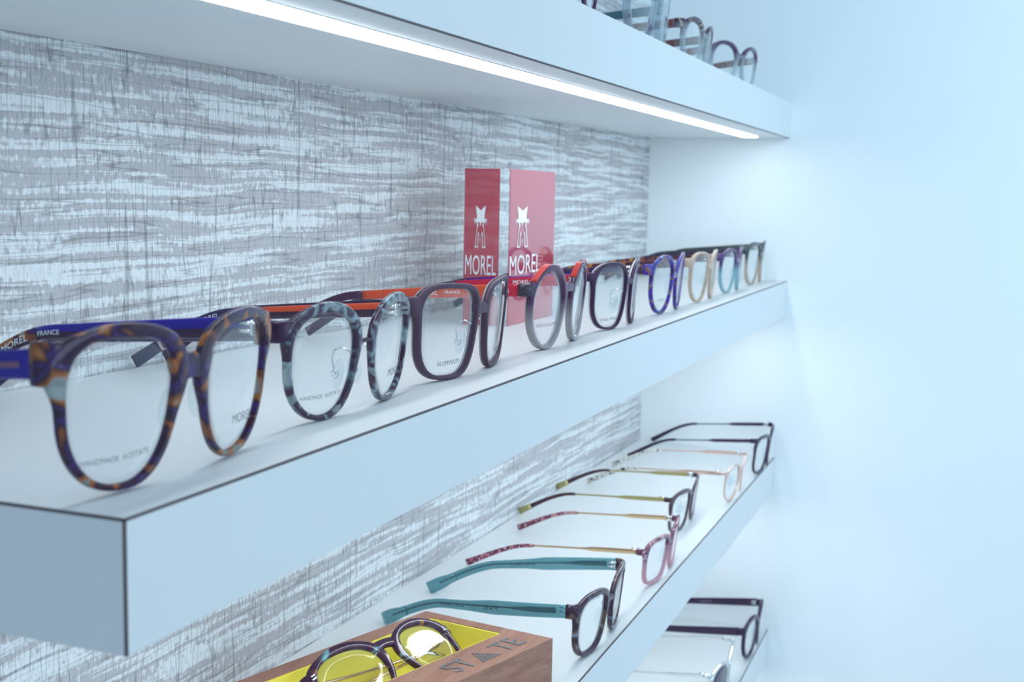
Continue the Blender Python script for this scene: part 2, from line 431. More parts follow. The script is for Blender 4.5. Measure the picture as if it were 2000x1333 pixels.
zUb, zUt = 4.1138, 5.1258
shelf('uppermost white shelf with a glowing light strip along its underside', zUt-0.1034, zUt, zUt-0.1034-.04, zUt, (zUt-.1034)-(zUb-.0859), zUt-zUb, 0.1194, 0.1194, 'bottom')
shelf('white shelf at mid height carrying the row of upright glasses and the red plaque', 0, -0.0394, 0, -0.0394, 1.0, 1.0-0.0394+0.0969, 0, 0)
zL = -5.3583
shelf('lower white shelf carrying the wooden display box', zL+.1598, zL, zL+.1598, zL+0.20, 1.0375, 1.0375, 0.0225, 0.1258)
z4 = -10.6929
shelf('lowest white shelf seen in the bottom right corner', z4, z4, z4, z4, 1.0, 1.0, 0.0779, 0.0779)

def zmid(x): return (-0.0394*x/L_/U)*U
def zup(x): return (zUt-0.1034*(1-x/Lx))*U
def zlow(x, y):
    f = x/Lx; g = y/wall_y(x)
    return (zL+0.1598*(1-f)+0.20*f*g)*U

# ------------------------------------------------------------------ eyeglasses builder (local millimetres)
K, TILT = 0.0019, -math.tan(math.radians(5))
NC = 72
SHAPES = {            # upper exponent, lower exponent, taper towards the bottom
 'square_soft': (3.3, 2.35, 0.13), 'round_soft': (2.7, 2.3, 0.11), 'square_wide': (4.2, 3.1, 0.10), 'crown': (2.15, 2.1, 0.06),
 'square_metal': (3.3, 2.8, 0.08), 'oval_soft': (2.5, 2.2, 0.09), 'rect': (3.6, 3.2, 0.09), 'rect2': (3.2, 2.7, 0.12),
 'panto': (2.45, 2.2, 0.10), 'round': (2.2, 2.1, 0.04),
}
def contour(kind, W, H, zb):
    """left-lens opening: list of (X offset from lens centre, Z), ccw seen from the front (X right, Z up)"""
    nt_, nb_, tp = SHAPES[kind]; P = []
    for i in range(NC):
        a = 2*PI*i/NC; c, s = math.cos(a), math.sin(a)
        n = nt_ if s >= 0 else nb_
        x = math.copysign(abs(c)**(2/n), c); z = math.copysign(abs(s)**(2/n), s)
        z -= 0.06*x                                     # brow lifts a little at the outer corner
        q = (0.6-z)/1.6
        x *= 1-tp*max(0, q)*(1.6 if x > 0 else 0.9)
        P.append((x, z))
    x0, x1 = min(p[0] for p in P), max(p[0] for p in P); z0, z1 = min(p[1] for p in P), max(p[1] for p in P)
    P = [((p[0]-(x0+x1)/2)*W/(x1-x0), zb+(p[1]-z0)*H/(z1-z0)) for p in P]
    # even spacing along the outline
    Q = P+[P[0]]; d = [0]
    for a, b in zip(Q, Q[1:]): d.append(d[-1]+math.dist(a, b))
    out, k = [], 0
    for i in range(NC):
        t = d[-1]*i/NC
        while d[k+1] < t: k += 1
        f = (t-d[k])/((d[k+1]-d[k]) or 1)
        out.append((Q[k][0]+(Q[k+1][0]-Q[k][0])*f, Q[k][1]+(Q[k+1][1]-Q[k][1])*f))
    return out

def surf(X, Z): return K*(X*X-33*33)+TILT*Z

def normals(P):
    out = []
    for i in range(len(P)):
        a = P[i-1]; b = P[(i+1) % len(P)]
        dx, dz = b[0]-a[0], b[1]-a[1]; l = math.hypot(dx, dz) or 1
        out.append((dz/l, -dx/l))
    return out

def rim_VF(P, width, depth):
    """closed ring: rounded section from the opening outwards; P absolute (X,Z)"""
    Nn = normals(P); V, F = [], []; k = 12; n = len(P)
    for i, (x, z) in enumerate(P):
        w = width[i]
        for a, b in rrect(w, depth, 3, 0.30):
            u = a+w/2; v = b+depth/2
            X = x+Nn[i][0]*u; Z = z+Nn[i][1]*u
            V.append((X, surf(X, Z)+v, Z))
    for i in range(n):
        for j in range(k):
            a = i*k+j; b = i*k+(j+1) % k; c = ((i+1) % n)*k+(j+1) % k; d = ((i+1) % n)*k+j
            F.append((a, d, c, b))
    return V, F

def lens_VF(P, grow, y0, th):
    n = len(P); Nn = normals(P)
    Q = [(x+a*grow, z+b*grow) for (x, z), (a, b) in zip(P, Nn)]
    cx = sum(q[0] for q in Q)/n; cz = sum(q[1] for q in Q)/n
    V, F = [], []
    fr = (1.0, 0.7, 0.4)
    for side in (0, 1):
        for f in fr:
            for x, z in Q:
                X = cx+(x-cx)*f; Z = cz+(z-cz)*f; V.append((X, surf(X, Z)+y0+side*th, Z))
        V.append((cx, surf(cx, cz)+y0+side*th, cz))
    S = 3*n+1
    for side in (0, 1):
        o = side*S
        for r in range(2):
            for i in range(n):
                a = o+r*n+i; b = o+r*n+(i+1) % n; q = (a, b, b+n, a+n)
                F.append(q if side == 0 else q[::-1])
        for i in range(n):
            q = (o+2*n+i, o+2*n+(i+1) % n, o+3*n); F.append(q if side == 0 else q[::-1])
    for i in range(n): F.append((i, S+i, S+(i+1) % n, (i+1) % n))
    return V, F

def temple_path(s, xh, yh, zh, tipx, length, drop_z=4.0, bend=0.66, n=30, fall=8.0):
    """centre line of a temple: straight back from the hinge, then dropping to its tip. length = reach in y"""
    P = []
    for i in range(n+1):
        t = i/n
        y = yh+t*length
        dz = fall*min(t/bend, 1.0)
        if t > bend:
            q = (t-bend)/(1-bend); dz += (zh-fall-drop_z)*(0.18*q+0.82*q*q*(1.7-0.7*q))
        e = t*t
        P.append(Vector((s*(xh+(tipx-xh)*e), y, zh-dz)))
    return P

def interp(tab, t):
    for (a, va), (b, vb) in zip(tab, tab[1:]):
        if t <= b: return va+(vb-va)*(t-a)/(b-a) if b > a else vb
    return tab[-1][1]

def eyeglasses(label, loc, spec, group, rot=None):
    g = spec.get
    global K
    K = g('K', 0.0021)
    root = empty('eyeglasses', loc, label, 'eyeglasses', group)
    if rot is not None: root.rotation_euler = rot
    W, H, DBL, zb = g('W', 47), g('H', 48), g('DBL', 19), g('zb', 2.6)
    rim, depth = g('rim', 3.0), g('depth', 3.6)
    cxl = -(DBL/2+W/2)
    base = contour(g('shape', 'square_soft'), W, H, zb)
    top = max(p[1] for p in base)
    fm = g('mat', DARK)
    parts = []
    sides = {}; widths = {}
    for s in (-1, 1):
        P = [(cxl+x, z) for x, z in base]
        if s == 1: P = [(-x, z) for x, z in P][::-1]
        wd = []
        for (x, z) in P:
            th = math.degrees(math.atan2((z-zb-H/2)/H, -(x*s-abs(cxl))*1.0/W))   # 180 = temple side, 90 = up
            bump = lambda c, w_: math.exp(-(((th-c+180) % 360-180)/w_)**2)
            wd.append(rim+g('brow', 0.8)*bump(90, 48)+g('corner', 3.0)*bump(g('ca', 146), 15)+g('nasal', 2.6)*bump(22, 26))
        parts.append(rim_VF(P, wd, depth)); sides[s] = P; widths[s] = wd
    out = DBL/2+W+rim                                  # outermost X of the rims
    zh = g('zh', zb+H*0.80)
    # bridge
    zbr = g('zbr', zb+H*0.72); bh = g('bh', 6.0)
    Pl = sides[-1]
    near = [p for p in Pl if abs(p[1]-zbr) < 3 and p[0] > cxl]
    xb = -(max(p[0] for p in near) if near else -DBL/2)+0.2
    if g('bridge', 'acetate') == 'acetate':
        path = [Vector((xb*t, surf(xb*t, zbr)+depth/2, zbr+g('arch', 2.0)*(1-t*t))) for t in [i/8-1 for i in range(17)]]
        parts.append(sweep(path, [depth*0.95]*17, [bh+1.5*abs(i/8-1)**2 for i in range(17)]))
    # endpieces
    ends = []
    eh = g('eh', 9.0)
    for s in (-1, 1):
        xo = out-1.6
        pts = []
        for q in range(9):
            a = q/8*PI/2
            pts.append(Vector((s*(xo+5.2*math.sin(a)), surf(xo, zh)+depth/2+0.2+5.0*(1-math.cos(a)), zh)))
        pts.append(pts[-1]+Vector((0, 2.0, 0)))
        (ends if g('end_mat') else parts).append(sweep(pts, [g('et', depth)]*10, [eh]*10))
    V, F = joinVF(parts)
    front = mesh('front_frame', V, F, [fm], root)
    for v, f in ends: mesh('endpiece', v, f, [g('end_mat')], front)
    if g('backing'):
        bm_, bd = g('backing')
        bp2 = []
        for s in (-1, 1):
            v, f = rim_VF(sides[s], [w_*0.9 for w_ in widths[s]], bd)
            bp2.append(([(a, b+depth*0.82, c) for a, b, c in v], f))
        v, f = joinVF(bp2); mesh('rim_backing', v, f, [bm_], front)
    xh = out-1.6+5.2; yh = surf(out-1.6, zh)+depth/2+6.6
    if g('bridge') == 'metal':
        pm = []
        for dz in (0.0,):
            pts = [Vector((xb*t, surf(0, zbr)+2.0+1.2*t*t-1, zbr+1.5*(1-t*t))) for t in [i/6-1 for i in range(13)]]
            pm.append(tube(pts, 1.1))
        v, f = joinVF(pm); mesh('bridge', v, f, [g('metal', GREYM)], root)
    # lenses with demo prints
    for s in (-1, 1):
        P = sides[s]
        v, f = lens_VF(P, 0.5, 1.0, 1.2)
        le = mesh('lens', v, f, [g('lens', LENS)], root)
        pr = g('print_l') if s == -1 else g('print_r')
        if pr:
            txt, size, ux, uz, bow = pr
            tv, tf = text_VF(txt, size)
            wv = max(a for a, b in tv)
            cx = s*abs(cxl); V = []
            for a, b in tv:
                X = cx+ux+(a-wv/2); Z = uz+b+bow*((a-wv/2)/20)**2
                V.append((X, surf(X, Z)+0.9, Z))
            mesh('lens_print', V, tf, [INK], le, smooth=False)
    # nose pads
    if g('pads'):
        for s in (-1, 1):
            xn = s*(DBL/2-2.0); zn = zb+H*0.33
            yb_ = surf(0, zn)
            v, f = ellipsoid((0,0,0), 1.7, 4.0, 7.6)
            R = Matrix.Rotation(s*math.radians(28), 3, 'Z') @ Matrix.Rotation(s*math.radians(-12), 3, 'Y')
            v = [tuple(R @ Vector(q)+Vector((xn, yb_+10.5, zn))) for q in v]
            pd = mesh('nose_pad', v, f, [PADM], root)
            zr = zn+11
            pts = [Vector((s*(DBL/2+0.3), surf(DBL/2, zr)+depth*0.7, zr)), Vector((s*(DBL/2-0.2), yb_+7.0, zr+2)), Vector((s*(DBL/2+1.2), yb_+10.5, zr+1.0)),
                   Vector((s*(DBL/2+1.0), yb_+12.3, zr-3)), Vector((xn+s*1.2, yb_+12.0, zn+1.5)), Vector((xn+s*0.9, yb_+11.2, zn-0.5))]
            v, f = tube(pts, 0.45); mesh('pad_arm', v, f, [SILVER], pd)
            ring = [Vector((xn+s*1.5, yb_+11.4+2.0*math.cos(a), zn+2.0*math.sin(a))) for a in [2*PI*i/14 for i in range(15)]]
            v, f = tube(ring, 0.35); mesh('pad_mount', v, f, [SILVER], pd)
    elif g('bridge', 'acetate') == 'acetate':
        for s in (-1, 1):
            zn = zb+H*0.45
            v, f = ellipsoid((0,0,0), 1.5, 3.4, 7.5)
            R = Matrix.Rotation(s*math.radians(25), 3, 'Z') @ Matrix.Rotation(s*math.radians(-14), 3, 'Y')
            v = [tuple(R @ Vector(q)+Vector((s*(DBL/2-0.4), surf(DBL/2, zn)+depth+1.4, zn))) for q in v]
            mesh('nose_pad', v, f, [g('padmat', PADM)], root)
    # temples
    length = g('length', 158)-0
    for s in (-1, 1):
        tip = g('tip_l' if s == -1 else 'tip_r', g('tipx', 58))
        path = temple_path(s, xh, yh, zh, tip, length, g('drop', 4.5), g('bend', 0.62), 36, g('fall', 8.0))
        ht, th = g('ht', [(0,8.5),(0.15,8.0),(0.45,6.5),(0.62,5.5),(0.8,5.2),(1,7.0)]), g('th', [(0,3.4),(0.5,3.0),(1,3.2)])
        hs = [interp(ht, i/36) for i in range(37)]; ts = [interp(th, i/36) for i in range(37)]
        cut = g('cut', 0.6); ci = int(round(cut*36))
        tm = g('tm_l' if s == -1 else 'tm_r', g('tm', fm)); pm = g('tp', tm)
        v, f = sweep(path[:ci+1], ts[:ci+1], hs[:ci+1])
        te = mesh('temple', v, f, [tm], root)
        # tip: own section sizes may differ
        tht = g('tip_ht'); tth = g('tip_th')
        hs2 = [interp(tht, (i/36-cut)/(1-cut)) for i in range(ci, 37)] if tht else hs[ci:]
        ts2 = [interp(tth, (i/36-cut)/(1-cut)) for i in range(ci, 37)] if tth else ts[ci:]
        ov = path[ci:]
        if not tht: hs2 = [h*1.01 for h in hs2]; ts2 = [q*1.01 for q in ts2]
        v, f = sweep(ov, ts2, hs2)
        tp = mesh('temple_tip', v, f, [pm], te)
        if g('tip_end'):
            v, f = sweep(path[33:], [q*1.15 for q in ts2[-4:]], [q*1.12 for q in hs2[-4:]])
            mesh('tip_cap', v, f, [g('tip_end')], te)
        if g('tip_band'):
            v, f = sweep([path[32], path[32].lerp(path[33], 0.35)], [ts2[-5]*1.06]*2, [hs2[-5]*1.05]*2)
            mesh('tip_band', v, f, [g('tip_band')], te)
        if g('core'):
            v, f = sweep([p+Vector((0,0,hs[i]*0.06)) for i, p in enumerate(path[2:35])], [ts[i+2]*0.35 for i in range(33)], [interp([(0,4.6),(0.18,4.2),(0.30,1.2),(1,1.4)], (i+2)/36) for i in range(33)])
            mesh('temple_core', v, f, [g('core')], te)
        if g('groove') and s == -1:
            v, f = sweep([p+Vector((-ts[i]*0.42,0,0)) for i, p in enumerate(path[1:14])], [0.8]*13, [2.2]*13)
            mesh('temple_groove', v, f, [g('groove')], te)
        hv, hf = joinVF([tube([Vector((s*(xh-2.6), yh+0.2, zh+d)), Vector((s*(xh-2.6), yh+6.5, zh+d))], 0.9) for d in (-1.6, 1.6)]+
                        [tube([Vector((s*(xh-2.6), yh+0.6, zh-3.2)), Vector((s*(xh-2.6), yh+0.6, zh+3.2))], 1.0)])
        mesh('hinge', hv, hf, [g('hinge', SILVER)], te)
        tx = g('text_l' if s == -1 else 'text_r')
        if tx:
            for body, size, y_end, mat in tx:
                tv, tf = text_VF(body, size)
                V = []
                for a, b in tv:
                    y = yh+y_end-a
                    t = (y-yh)/length; i = max(0, min(35, int(t*36))); q = t*36-i
                    p = path[i].lerp(path[i+1], q)
                    V.append((p.x-(ts[i]/2+0.06), y, p.z-size*0.36+b))
                mesh('temple_lettering', V, tf, [mat], te, smooth=False)
    return root, dict(zh=zh, xh=xh, yh=yh, out=out, sides=sides, cxl=cxl, top=top, depth=depth, widths=widths)

GM = 'eyeglasses standing in a row on the middle shelf'
GLW = 'eyeglasses on the lower shelf'
GB = 'glasses on the lowest shelf'
GU = 'eyeglasses on the uppermost shelf'
def mid(cx, y, spec, label): return eyeglasses(label, (cx*MM, y*MM, zmid(cx*MM)+0.0004), spec, GM)
def low(cx, y, spec, label):
    z0 = zlow(cx*MM, y*MM); z1 = zlow(cx*MM, y*MM+0.15)
    r = eyeglasses(label, (cx*MM, y*MM, z0+0.0004), spec, GLW)
    r[0].rotation_euler = (math.atan2(z1-z0, 0.15), 0, 0)
    return r

# --- middle shelf, from the near end
mid(61.6, 22.6, dict(shape='square_soft', W=48.5, H=51.5, zb=3.0, DBL=20, rim=2.5, brow=2.8, corner=5.5, nasal=4.5, mat=T1, tm_l=BLUE, tm_r=twotone('blue_over_dark', (0.022,0.010,0.27), (0.04,0.012,0.05), 0.0488, 0.0768), tp=T1, cut=0.66, eh=15, zh=48,
    bh=10, zbr=39, print_l=('HANDMADE  ACETATE', 2.9, -2.5, 11.5, 1.2), print_r=('MOREL', 5.5, 6, 13, 0.6), groove=plain('mauve_inlay', (0.20,0.09,0.16), 0.4),
    ht=[(0,10),(0.3,8.5),(0.62,6.5),(0.8,6),(1,8)], text_r=[('MOREL', 4.6, 132, WHITEINK), ('FRANCE', 3.2, 112, WHITEINK)], length=170),
    'purple and orange tortoiseshell glasses with blue temples, nearest on the middle shelf')
mid(212.5, 30.5, dict(shape='round_soft', W=47, H=47.5, zb=2.4, DBL=20, rim=2.6, brow=3.0, mat=T2, bridge='metal', metal=DARKM, pads=True, zbr=33, tm_l=NAVY, tm_r=twotone('orange_over_dark', (0.62,0.075,0.030), (0.045,0.018,0.05), 0.0447, 0.0768), tp=NAVY, cut=0.5,
    eh=10, zh=43.5, corner=3.5, end_mat=DARKM, print_l=('HANDMADE  ACETATE', 2.8, -1.5, 10.5, 1.2), print_r=('MOREL', 5.5, 6, 12, 0.6), tip_band=PINKB,
    text_r=[('MOREL', 4.4, 125, WHITEINK), ('FRANCE', 3.2, 105, WHITEINK)], length=168, ht=[(0,8),(0.3,7.5),(0.62,6.5),(0.8,6),(1,8)]),
    'teal and plum mottled glasses with thin metal bridge, second from the near end')
mid(358, 31, dict(K=0.0027, shape='square_wide', W=53, H=50.5, zb=2.2, DBL=18.5, rim=2.4, brow=0.9, depth=4.2, mat=MAUVE, pads=True, bh=7, zbr=38, arch=1.0, tm_l=DARK, tm_r=ORANGE, tp=PURPLE, cut=0.58,
    eh=11, zh=44, corner=3.0, nasal=1.5, backing=(GREYM, 1.6), print_l=('ALUMINIUM', 4.0, 0, 8.5, 0.8), print_r=('MOREL', 5.0, 6, 8, 0.6),
    text_r=[('MOREL', 4.2, 55, WHITEINK), ('FRANCE', 3.0, 37, WHITEINK)], length=165),
    'matte mauve aluminium glasses with orange temples, third on the middle shelf')
g4, i4 = mid(517.5, 30, dict(shape='crown', W=45, H=51.5, zb=2.5, DBL=21, rim=2.7, brow=2.4, depth=4.5, mat=T4, bh=7, zbr=40, arch=1.5, tm=RED, tp=PURPLE, cut=0.60, eh=9, zh=42.5, corner=2.5, end_mat=BRAID, backing=(GREYM, 1.4),
    print_l=('ACETATE & ALUMINIUM', 3.2, 1, 16, 0.9), print_r=('M', 5.0, 4, 12, 0), text_r=[('MOREL -', 4.4, 52, WHITEINK)], text_l=[('3', 4.4, 9, WHITEINK)], length=165),
    'plum and grey round glasses with ribbed red brow caps and red temples')
# ribbed red caps on the sloping flanks of each rounded brow
RIBM = plain('ribbed_red_metal', (0.62,0.06,0.05), 0.3, 0.3)
for s in (-1, 1):
    P = i4['sides'][s]; Nn = normals(P); Wd = i4['widths'][s]
    for lo, hi in ((36, 78), (102, 146)):
        for j in range(5):
            pts = []
            for (x, z), (a, b), w_ in zip(P, Nn, Wd):
                ang = math.degrees(math.atan2((z-27.7)/51, -(x*s-abs(i4['cxl']))/43))
                if lo < ang < hi: pts.append((ang, Vector((x+a*(w_+0.1), surf(x, z)+0.5+j*0.9, z+b*(w_+0.1)))))
            pts = [p for _, p in sorted(pts, key=lambda q: q[0])]
            v, f = tube(pts, 0.5)
            mesh('brow_rib', v, f, [RIBM], g4)
mid(667, 28.7, dict(K=0.0029, shape='square_metal', W=51, H=49.5, zb=1.8, DBL=19, rim=1.8, brow=1.8, depth=3.2, mat=plain('plum_over_silver_metal', (0.045,0.018,0.055), 0.35, 0.2, 0.35), pads=True, bh=5, zbr=37, arch=0.6, tm_l=BLUE, tm_r=NAVY, tp=NAVY,
    eh=7, zh=43.5, corner=3, nasal=1, backing=(plain('silver_rim', (0.5,0.51,0.53), 0.3, 0.7), 1.8), print_l=('NATURAL TITANIUM', 3.2, 0, 7.5, 0.5), length=165, ht=[(0,6.5),(0.5,5),(0.7,5),(1,6.5)]),
    'thin dark plum metal glasses with navy temples, fifth on the middle shelf')
mid(822, 27, dict(shape='oval_soft', W=46, H=48.5, zb=2.6, DBL=20, rim=2.6, brow=1.0, mat=T6, bh=7, zbr=33, tm=T6B, eh=10, zh=42, print_l=('HANDMADE', 3.0, 0, 12, 0.8), length=165),
    'bright blue and brown tortoiseshell glasses on the middle shelf')
mid(972, 26, dict(shape='square_soft', W=46, H=48, zb=2.0, DBL=19, rim=1.9, brow=0.6, mat=BEIGE, bh=6, zbr=34, tm=T6B, eh=9, zh=42, length=165, padmat=PADM),
    'champagne beige glasses, third from the far end of the middle shelf')
mid(1116, 25, dict(shape='panto', W=46, H=47, zb=2.0, DBL=19, rim=1.9, brow=1.0, mat=T8, bh=6, zbr=35, tm=DARK, eh=9, zh=42, length=165),
    'purple topped glasses with teal lower rims, second from far end')
mid(1276, 26, dict(shape='square_soft', W=46, H=49, zb=2.0, DBL=19, rim=1.9, brow=1.6, mat=T9, bh=6, zbr=36, tm=plain('black_green_temple', (0.035,0.045,0.05), 0.25), eh=11, zh=45, length=160),
    'dark topped glasses with beige lower rims at far end of middle shelf')

# --- lower shelf
low(581, 11, dict(shape='rect2', W=46, H=43, zb=3.6, DBL=22, rim=3.6, brow=1.0, depth=4.4, mat=TB, bh=6, zbr=33, arch=2.5, tm=TEAL, eh=11, zh=42, fall=12, cut=0.86, core=plain('dark_core', (0.07,0.035,0.07), 0.35), hinge=SILVER,
    ht=[(0,10),(0.18,10.5),(0.38,11),(0.5,8),(0.62,7),(0.8,7.5),(0.9,8),(0.93,11),(1,11)], tip_l=46, tip_r=38, length=158, tip_end=None,
    text_l=[('STATE', 4.2, 66, DARK), ('SC0398 51 20 145', 2.8, 104, DARK)], text_r=[('SC0398 51 20 145', 2.8, 90, DARK)], th=[(0,4),(0.5,3.6),(0.86,3.4),(0.93,4.5),(1,4.2)]),
    'dark tortoiseshell rectangular glasses with translucent teal temples, behind the wooden box')
MET = dict(ht=[(0,4.6),(0.26,4.2),(0.32,1.8),(1,1.8)], th=[(0,1.4),(0.3,1.2),(0.34,1.5),(1,1.5)], tip_ht=[(0,3.0),(0.5,4.0),(0.85,5.5),(1,6.5)], tip_th=[(0,2.6),(1,3.2)], cut=0.60)
low(773, 11, dict(MET, shape='rect', W=47, H=38, zb=3.0, DBL=19, rim=2.8, brow=0.8, mat=TC, bh=5, zbr=30, tm=GOLD, tp=TCT, eh=6, zh=36, tip_l=72, tip_r=60, length=158),
    'pink tortoiseshell rectangular glasses with thin gold temples')
low(953, 33, dict(MET, shape='rect', W=48, H=39, zb=2.4, DBL=18, rim=2.4, brow=2.4, depth=3.0, mat=TDF, pads=True, bh=4, zbr=33, tm=OLIVE, tp=TD, tip_end=OLIVE, eh=5, zh=40, ca=146, tip_l=61, tip_r=61, length=158),
    'dark brown browline glasses with olive gold temples and tip ends')
low(1112, 10.5, dict(MET, shape='round', W=46, H=42, zb=1.4, DBL=20, rim=1.4, brow=0.3, depth=1.8, mat=ROSE, pads=True, bh=1.8, zbr=34, arch=1.0, tm=ROSE, tp=TE, eh=3.5, et=1.6, zh=38, tip_l=52, tip_r=50, length=158),
    'rose gold wire glasses with black and cream spotted temple tips')
low(1280, 6.5, dict(MET, shape='rect', W=48, H=45, zb=2.4, DBL=18, rim=2.6, brow=1.6, depth=3.0, mat=DARK, bh=4, zbr=38, tm=DARKM, tp=DARK, eh=6, zh=47, ca=146, fall=12, tip_l=60, tip_r=60, length=158,
    ht=[(0,4.6),(0.30,4.2),(0.34,1.6),(1,1.6)]),
    'slim black rectangular glasses at the far end of the lower shelf')

# --- lowest shelf
z4m = z4*U
eyeglasses('thick dark plum glasses on lowest shelf beside the side wall', (1.273, 0.0075, z4m+.0004),
    dict(shape='panto', W=45, H=49, zb=3.8, DBL=20, rim=4.0, brow=0.8, depth=4.5, mat=DARK, bh=6, zbr=40, arch=2.0, tm=DARK, eh=10, zh=44, fall=11, length=160,
         ht=[(0,11),(0.3,10),(0.62,8),(1,9)], text_r=[('SC0412 48 21', 3.0, 78, plain('grey_mauve_print', (0.30,0.22,0.34), 0.5))]), GB)
eyeglasses('silver rimmed sunglasses with dark purple lenses on the lowest shelf', (1.098, 0.012, z4m+.0004),
    dict(MET, shape='panto', W=51, H=50, zb=2.6, DBL=17, rim=2.6, brow=0.4, depth=4.2, mat=SILVER, lens=SUNL, pads=True, bh=2.6, zbr=44, tm=SILVER, tp=CHROME, eh=5, zh=50, fall=11, length=160), GB)

# --- uppermost shelf
def upg(cx, y, spec, label): return eyeglasses(label, (cx*MM, y*MM, zup(cx*MM)+0.0004), spec, GU)
upg(512, 24, dict(shape='square_soft', W=47, H=46, zb=3, DBL=20, rim=3.4, mat=TU1, tm=plain('plum_temple', (0.10,0.03,0.06), 0.25), zh=40, length=150),
    'plum glasses at top edge, nearest of those on the uppermost shelf')
upg(718, 24, dict(shape='square_soft', W=50, H=50, zb=3, DBL=20, rim=3.6, brow=0.5, depth=6, mat=TU2, tm=plain('smoky_teal_temple', (0.06,0.15,0.18), 0.2), zh=41, eh=10, length=150),
    'clear crystal glasses with violet edges and smoky teal temples')
upg(900, 24, dict(shape='panto', W=46, H=37, zb=3, DBL=20, rim=3.4, brow=1.5, depth=4.5, mat=TU3, tm=TUT, zh=36, eh=9, length=150),
    'round glasses, brown tortoiseshell fading to clear, on the uppermost shelf')
u4 = upg(1112, 30, dict(shape='panto', W=46, H=41, zb=3, DBL=20, rim=3.2, brow=1.2, depth=4.5, mat=TU4, tm=TUT, zh=36, eh=8, length=150),
    'smoky plum glasses fading to clear, last on the uppermost shelf')

u4[0].rotation_euler = (0, 0, math.radians(-14))

# ------------------------------------------------------------------ red display plaque (clear acrylic block)
dx, dy = 0.610, 0.110
zb_ = zmid(dx)
pl = empty('display_block', (dx, dy, zb_+0.0003), 'clear acrylic block with red panels and white cat emblem, against the wallpaper', 'display block')
mesh('acrylic_block', *box(0.2, 113, 0.2, 38, 0, 127), [ACRYL], pl, smooth=False)
fp = mesh('red_panel', *box(3.5, 112, -0.6, 0.0, 0, 126.5), [REDP], pl, smooth=False)
sp = mesh('red_panel', *box(-0.6, 0.0, 7.0, 37.5, 0, 126.5), [REDP], pl, smooth=False)

def emblem():
    """cat-headed letter M, unit: 1 high, centred on u=0, v from 0 to 1"""
    V, F = [], []
    def poly(pts):
        n = len(V); k = len(F); V.extend([(a, b, k*0.02) for a, b in pts]); F.append(tuple(range(n, n+len(pts))))
    poly([(-0.10,0.72),(-0.135,1.0),(0.0,0.88),(0.0,0.60),(-0.075,0.66)])
    poly([(0.0,0.60),(0.0,0.88),(0.135,1.0),(0.10,0.72),(0.075,0.66)])
    poly([(-0.13,0.63),(-0.10,0.74),(0.10,0.74),(0.13,0.63),(0.09,0.60),(-0.09,0.60)])
    poly([(-0.025,0.62),(0.025,0.62),(0.0,0.50)])
    for s in (-1, 1):
        for k in range(5):
            a = math.radians(28-22*k); c = (s*0.10, 0.66)
            d = (math.cos(a)*s, math.sin(a)); n_ = (-d[1]*0.013, d[0]*0.013)
            e = (c[0]+d[0]*0.115, c[1]+d[1]*0.12-0.02)
            poly([(c[0]+n_[0], c[1]+n_[1]), (c[0]-n_[0], c[1]-n_[1]), e])
        poly([(s*0.105,0.62),(s*0.075,0.62),(s*0.055,0.50),(s*0.085,0.50)])
        poly([(s*0.093,0.52),(s*0.080,0.52),(s*0.125,0.02),(s*0.142,0.02)])
        poly([(s*0.148,0.0),(s*0.148,0.03),(s*0.055,0.03),(s*0.055,0.0)])
        poly([(s*0.075,0.03),(s*0.060,0.03),(s*0.045,0.36),(s*0.060,0.36)])
        poly([(s*0.062,0.38),(s*0.040,0.36),(s*0.0,0.10),(s*0.0,0.17)])
    return V, F
def on_front(V, x0, z0): return [(x0+v[0], -0.75-(v[2] if len(v) > 2 else 0), z0+v[1]) for v in V]
def on_side(V, y0, z0): return [(-0.75-(v[2] if len(v) > 2 else 0), y0-v[0], z0+v[1]) for v in V]
ev, ef = emblem()
mesh('emblem', on_front([(a*86, b*34, d) for a, b, d in ev], 32, 63), ef, [WHITEINK], fp, smooth=False)
mesh('emblem', on_side([(a*32, b*34, d) for a, b, d in ev], 23, 63), ef, [WHITEINK], sp, smooth=False)
tv, tf = text_VF('MOREL', 20.0); wv = max(a for a, b in tv)
mesh('lettering', on_front([((a-wv/2)*72/wv, b*1.15) for a, b in tv], 41, 41), tf, [WHITEINK], fp, smooth=False)
mesh('lettering', on_side([((a-wv/2)*27/wv, b*1.15) for a, b in tv], 22.5, 41), tf, [WHITEINK], sp, smooth=False)

# ------------------------------------------------------------------ wooden display box
ax, ay = math.radians(163), math.radians(82)
A = Vector((0.476, 0.017)); WD, LN_, HT = 0.106, 0.185, 0.0345
e1 = Vector((math.cos(ax), math.sin(ax))); e2 = Vector((math.cos(ay), math.sin(ay)))
zbx = zlow(0.43, 0.08)+0.0004
def bp_(a, b, z):                # a along the long side from the near-right corner, b across, z up (m)
    q = A+e1*a+e2*b; return (q.x, q.y, zbx+z)
bxo = empty('display_box', (0,0,0), 'wooden tray with yellow lining and silver lettering in the lower foreground', 'display box')
def bhexa(a0, a1, b0, b1, z0, z1):
    return hexa([bp_(a1,b0,z0), bp_(a0,b0,z0), bp_(a0,b1,z0), bp_(a1,b1,z0), bp_(a1,b0,z1), bp_(a0,b0,z1), bp_(a0,b1,z1), bp_(a1,b1,z1)])
fwl, bwl, rwl = 0.034, 0.013, 0.010
V, F = joinVF([bhexa(0, LN_, 0, fwl, 0, HT), bhexa(0, LN_, WD-bwl, WD, 0, HT), bhexa(0, rwl, fwl, WD-bwl, 0, HT),
               bhexa(LN_-rwl, LN_, fwl, WD-bwl, 0, HT), bhexa(rwl, LN_-rwl, fwl, WD-bwl, 0, 0.004)])
wb = mesh('wooden_tray', V, F, [WOOD], bxo, smooth=False, scale=1)
t_ = 0.0015; a0, a1, b0, b1 = rwl, LN_-rwl, fwl, WD-bwl
